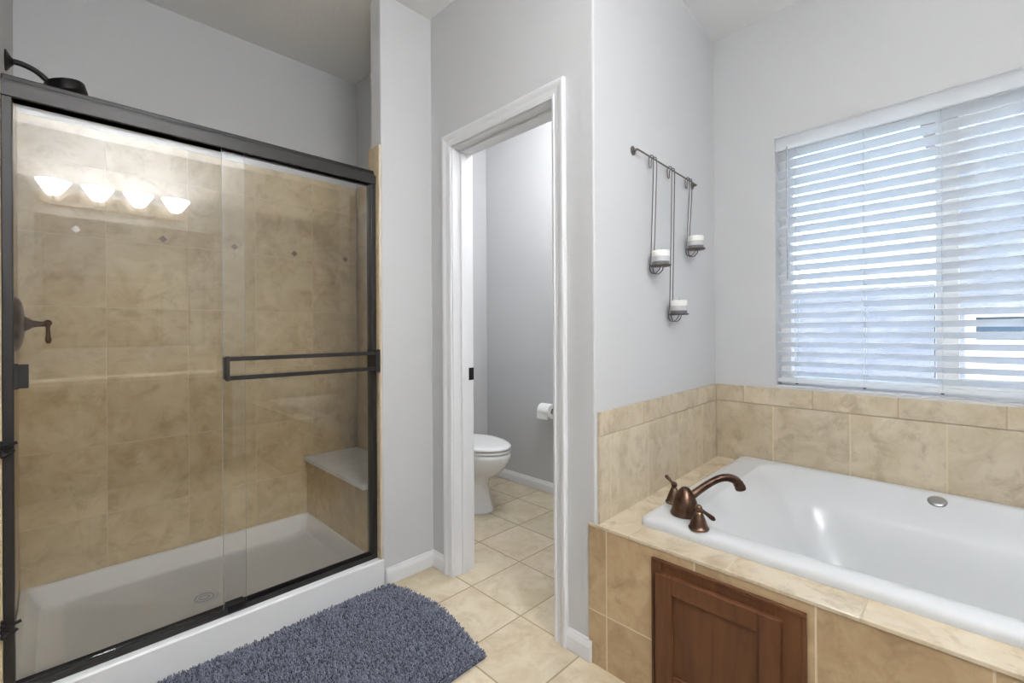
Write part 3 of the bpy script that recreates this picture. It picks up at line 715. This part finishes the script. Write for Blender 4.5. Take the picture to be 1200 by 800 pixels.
# ------------------------------------------------------------------ bath mat (chenille pile)
rug_dark = bpy.data.materials.new('chenille'); rug_dark.use_nodes = True
t = rug_dark.node_tree; b = t.nodes['Principled BSDF']; b.inputs['Roughness'].default_value = .95; b.inputs['Specular IOR Level'].default_value = .1
b.inputs['Sheen Weight'].default_value = .3
oi = t.nodes.new('ShaderNodeNewGeometry'); r = t.nodes.new('ShaderNodeValToRGB')
r.color_ramp.elements[0].color = (*srgb(52, 55, 69), 1); r.color_ramp.elements[1].color = (*srgb(126, 130, 148), 1)
t.links.new(oi.outputs['Random Per Island'], r.inputs[0]); t.links.new(r.outputs[0], b.inputs['Base Color'])
mt = thing('bath_mat', 'slate blue shaggy chenille bath mat on the floor before the shower', 'bath mat', (.5, 1.55, 0))
MX0, MX1, MY0, MY1 = .02, 1.075, 1.215, 1.888
def mat_edge(u, v):
    """u 0..1 along x, v 0..1 along y, slightly uneven outline"""
    x = MX0 + (MX1 - MX0) * u + .05 * v * (1 - v) * 4 * (u) * .7 - .008 * math.sin(9 * v) * u + .02 * v * u
    y = MY0 + (MY1 - MY0) * v + .010 * math.sin(7 * u + 1) * (1 - v) - .012 * (1 - abs(math.sin(6.5 * u))) * v
    if v > .85 and u > .8: x -= (u - .8) * .12 * (v - .85) / .15
    return x, y
bm = B(); nu, nv = 40, 26; g = []
for j in range(nv + 1):
    row = []
    for i in range(nu + 1):
        x, y = mat_edge(i / nu, j / nv); row.append(bm.verts.new((x - .5, y - 1.55, .008)))
    g.append(row)
for j in range(nv):
    for i in range(nu): bm.faces.new((g[j][i], g[j][i + 1], g[j + 1][i + 1], g[j + 1][i]))
ext = bmesh.ops.extrude_face_region(bm, geom=bm.faces[:]); 
for v in ext['geom']:
    if isinstance(v, bmesh.types.BMVert): v.co.z = .001
new_obj('backing', bm, mat('mat_backing', srgb(70, 74, 92), .95), mt)
verts = []; faces = []
NU, NV = 190, 124; nseg, ns = 3, 5
for j in range(NV):
    for i in range(NU):
        u = (i + random.random()) / NU; v = (j + random.random()) / NV
        u = min(max(u, 0), 1); x, y = mat_edge(u, v)
        a = random.random() * 2 * PI; edge = min(u, 1 - u, v, 1 - v)
        ln = random.uniform(.012, .021); lean = random.uniform(.2, .75)
        dx, dy = math.cos(a) * lean, math.sin(a) * lean
        if edge < .03:
            if v < .04: dy = -abs(dy) - .5
            if v > .96: dy = .1
            if u > .97: dx = abs(dx) + .5
        dz = 1.0; L_ = math.sqrt(dx * dx + dy * dy + dz * dz); rr = random.uniform(.0023, .0034)
        b0 = len(verts); vx, vy, vz = x - .5, y - 1.55, .006
        dirs = Vector((dx, dy, dz)) / L_
        for k in range(nseg + 1):
            f = k / nseg
            px2 = vx + dirs.x * ln * f; py2 = vy + dirs.y * ln * f; pz2 = vz + dirs.z * ln * f - .005 * f * f * lean
            r2 = rr * (1 if k < nseg else .7)
            for s in range(ns):
                an = 2 * PI * s / ns
                verts.append((px2 + r2 * math.cos(an), py2 + r2 * math.sin(an), pz2 + (0 if k < nseg else .001)))
        for k in range(nseg):
            for s in range(ns):
                p = b0 + k * ns; s2 = (s + 1) % ns
                faces.append((p + s, p + s2, p + ns + s2, p + ns + s))
        faces.append(tuple(b0 + nseg * ns + s for s in range(ns)))
me = bpy.data.meshes.new('pile'); me.from_pydata(verts, [], faces); me.materials.append(rug_dark)
for p in me.polygons: p.use_smooth = True
o = bpy.data.objects.new('pile', me); C.objects.link(o); o.parent = mt; o['kind'] = 'stuff'

# ------------------------------------------------------------------ vanity side of the room (behind the viewer, mirrored in the glass)
mirror_m = mat('mirror_glass', (.85, .86, .86), .02, metal=1.0)
mi = thing('vanity_mirror', 'large frameless wall mirror above the vanity, reflected in the shower glass', 'mirror', (.46, -.998, 1.05))
bm = B(); box(bm, -.575, .575, 0, .005, 0, 1.02); new_obj('mirror_pane', bm, mirror_m, mi)
lf = thing('vanity_light', 'four-lamp bath light with white bell shades, reflected in the shower glass', 'wall lamp', (.36, -.999, 2.20))
plate_m = mat('nickel_plate', srgb(150, 140, 128), .4, metal=.6)
bm = B(); prism(bm, [(x, z) for x, z in rrect(-.46, .46, -.055, .055, .054, 8)], lambda p, t: (p[0], t, p[1]), 0, .022); new_obj('back_plate', bm, plate_m, lf, bevel=.004)
shade_m = mat('opal_glass', (.95, .93, .9), .4, emis=(.955, .98, 1.0), estr=VAN_E)
for i in range(4):
    x = -.372 + .248 * i
    bm = B(); tube(bm, smooth_path([(x, .02, 0), (x, .07, -.015), (x, .09, -.005), (x, .092, .0)], 5), .007, 10); arm = new_obj('arm', bm, plate_m, lf, smooth=True)
    bm = B()
    prof = [(.030, 0), (.040, .008), (.056, .03), (.074, .06), (.09, .086), (.098, .10)]
    nn = 32; rg = []
    for r, hh in prof + [(r - .003, hh + .001) for r, hh in prof[::-1]]:
        rg.append([bm.verts.new((x + r * math.cos(2 * PI * k / nn), .105 + r * math.sin(2 * PI * k / nn), hh)) for k in range(nn)])
    for a, b2 in zip(rg, rg[1:]):
        for k in range(nn): bm.faces.new((a[k], a[(k + 1) % nn], b2[(k + 1) % nn], b2[k]))
    bm.faces.new(rg[-1])
    new_obj('lamp_shade', bm, shade_m, arm, smooth=True)
    point_light('vanity_bulb', (.36 + x, -.894, 2.262), VAN_P, .028, LW)
counter_m = mat('vanity_counter', srgb(216, 206, 190), .25)
vn = thing('vanity_cabinet', 'brown wooden vanity with pale counter behind the viewer', 'vanity', (.46, -.7, 0))
bm = B(); box(bm, -.74, .60, -.298, .17, .09, .80); new_obj('body', bm, wood, vn)
bm = B(); box(bm, -.76, .62, -.298, .20, .801, .835); box(bm, -.76, .62, -.298, -.28, .835, .93); new_obj('counter', bm, counter_m, vn, bevel=.004)
for i in range(3):
    bm = B(); x = -.72 + .44 * i; box(bm, x, x + .42, .1705, .188, .12, .78); d_ = new_obj('door', bm, wood, vn, bevel=.003)
    bm = B(); lathe(bm, [(0, 0), (.006, 0), (.005, .012), (.014, .018), (.014, .024), (0, .028)], (x + .38, .188, .68), (0, 1, 0), 16); new_obj('knob', bm, bronze, d_, autos=40)
bm = B(); box(bm, -.70, .56, -.25, .11, .001, .09); new_obj('plinth', bm, wood, vn)

# unseen ceiling lights, out of frame; the bathroom one is added as fill
led = mat('diffuser', (.95, .95, .95), .5, emis=(1, .97, .93), estr=3)
for (x, y, lab, e, sz) in ((.35, .55, 'added unseen ceiling fill light in the middle of the bathroom', CEIL_P, .36), (1.88, 1.50, 'round flush ceiling light in the toilet room', TOILET_P, .26)):
    cl = thing('unseen_ceiling_light', lab, 'ceiling lamp', (x, y, H - .001), 0, None)
    bm = B(); lathe(bm, [(0, 0), (sz / 2, 0), (sz / 2, -.02), (sz / 2 - .01, -.022), (0, -.022)], n=40); new_obj('base', bm, trim_paint, cl, autos=40)
    bm = B(); lathe(bm, [(sz / 2 - .012, -.0225), (sz / 2 - .03, -.05), (sz / 4, -.068), (0, -.074)], n=40); new_obj('diffuser', bm, led, cl, smooth=True)
    point_light('unseen_ceiling_lamp_light', (x, y, H - .26), e, .09, LW)

# ------------------------------------------------------------------ outside
stucco = mat('stucco_grey', srgb(136, 139, 144), .9, bump=(25, .3, .02), colvar=(3, srgb(118, 123, 130)))
trimw = mat('white_exterior_trim', srgb(235, 235, 235), .6)
roofm = mat('shingle', srgb(110, 108, 110), .9, bump=(30, .5, .02))
dglass = mat('neighbour_glass', srgb(74, 92, 104), .05, spec=.8)
bm = B(); box(bm, 2.8, 40, -20, 20, -.6, -.5); struct(new_obj('ground', bm, mat('gravel', srgb(205, 200, 192), .9, bump=(40, .5, .02))))
nb = thing('neighbour_house', 'pale blue-grey neighbouring house seen between the blind slats', 'house', (6.0, 0, -.5))
bm = B(); box(bm, 0, 5, -9, .25, 0, 5.2); new_obj('wall', bm, stucco, nb)
bm = B(); prism(bm, [(-.5, 5.0), (5.5, 5.0), (5.5, 5.2), (2.5, 6.8), (-.5, 5.2)], lambda p, t: (p[0], t, p[1]), -9.3, .6); new_obj('roof', bm, roofm, nb)
for (ya, yb, za, zb2) in ((-1.9, .05, 1.0, 1.84),):
    bm = B(); f_ = .07
    box(bm, -.05, .02, ya, ya + f_, za, zb2); box(bm, -.05, .02, yb - f_, yb, za, zb2); box(bm, -.05, .02, ya + f_, yb - f_, za, za + f_); box(bm, -.05, .02, ya + f_, yb - f_, zb2 - f_, zb2)
    wf = new_obj('window_frame', bm, trimw, nb)
    bm = B(); box(bm, -.02, .01, ya + f_, yb - f_, za + f_, zb2 - f_); new_obj('pane', bm, dglass, wf)
fence_m = mat('white_fence', srgb(240, 240, 240), .5)
fc = thing('garden_fence', 'white board fence between the two houses', 'fence', (4.6, -1.0, -.5))
for k in range(9):
    bm = B(); box(bm, 0, .02, -3, 1.03, .1 + .166 * k, .258 + .166 * k); new_obj('board', bm, fence_m, fc)
for y in (-3, -1.6, -.3, .94):
    bm = B(); box(bm, .02, .11, y, y + .09, .001, 1.56); new_obj('post', bm, fence_m, fc)

gw_ = tag(new_obj('garden_wall', (lambda bm: (box(bm, 6.0, 6.2, .26, 9, -.499, 1.6), bm)[1])(B()), stucco), 'low pale stucco garden wall beside the neighbouring house', 'garden wall')
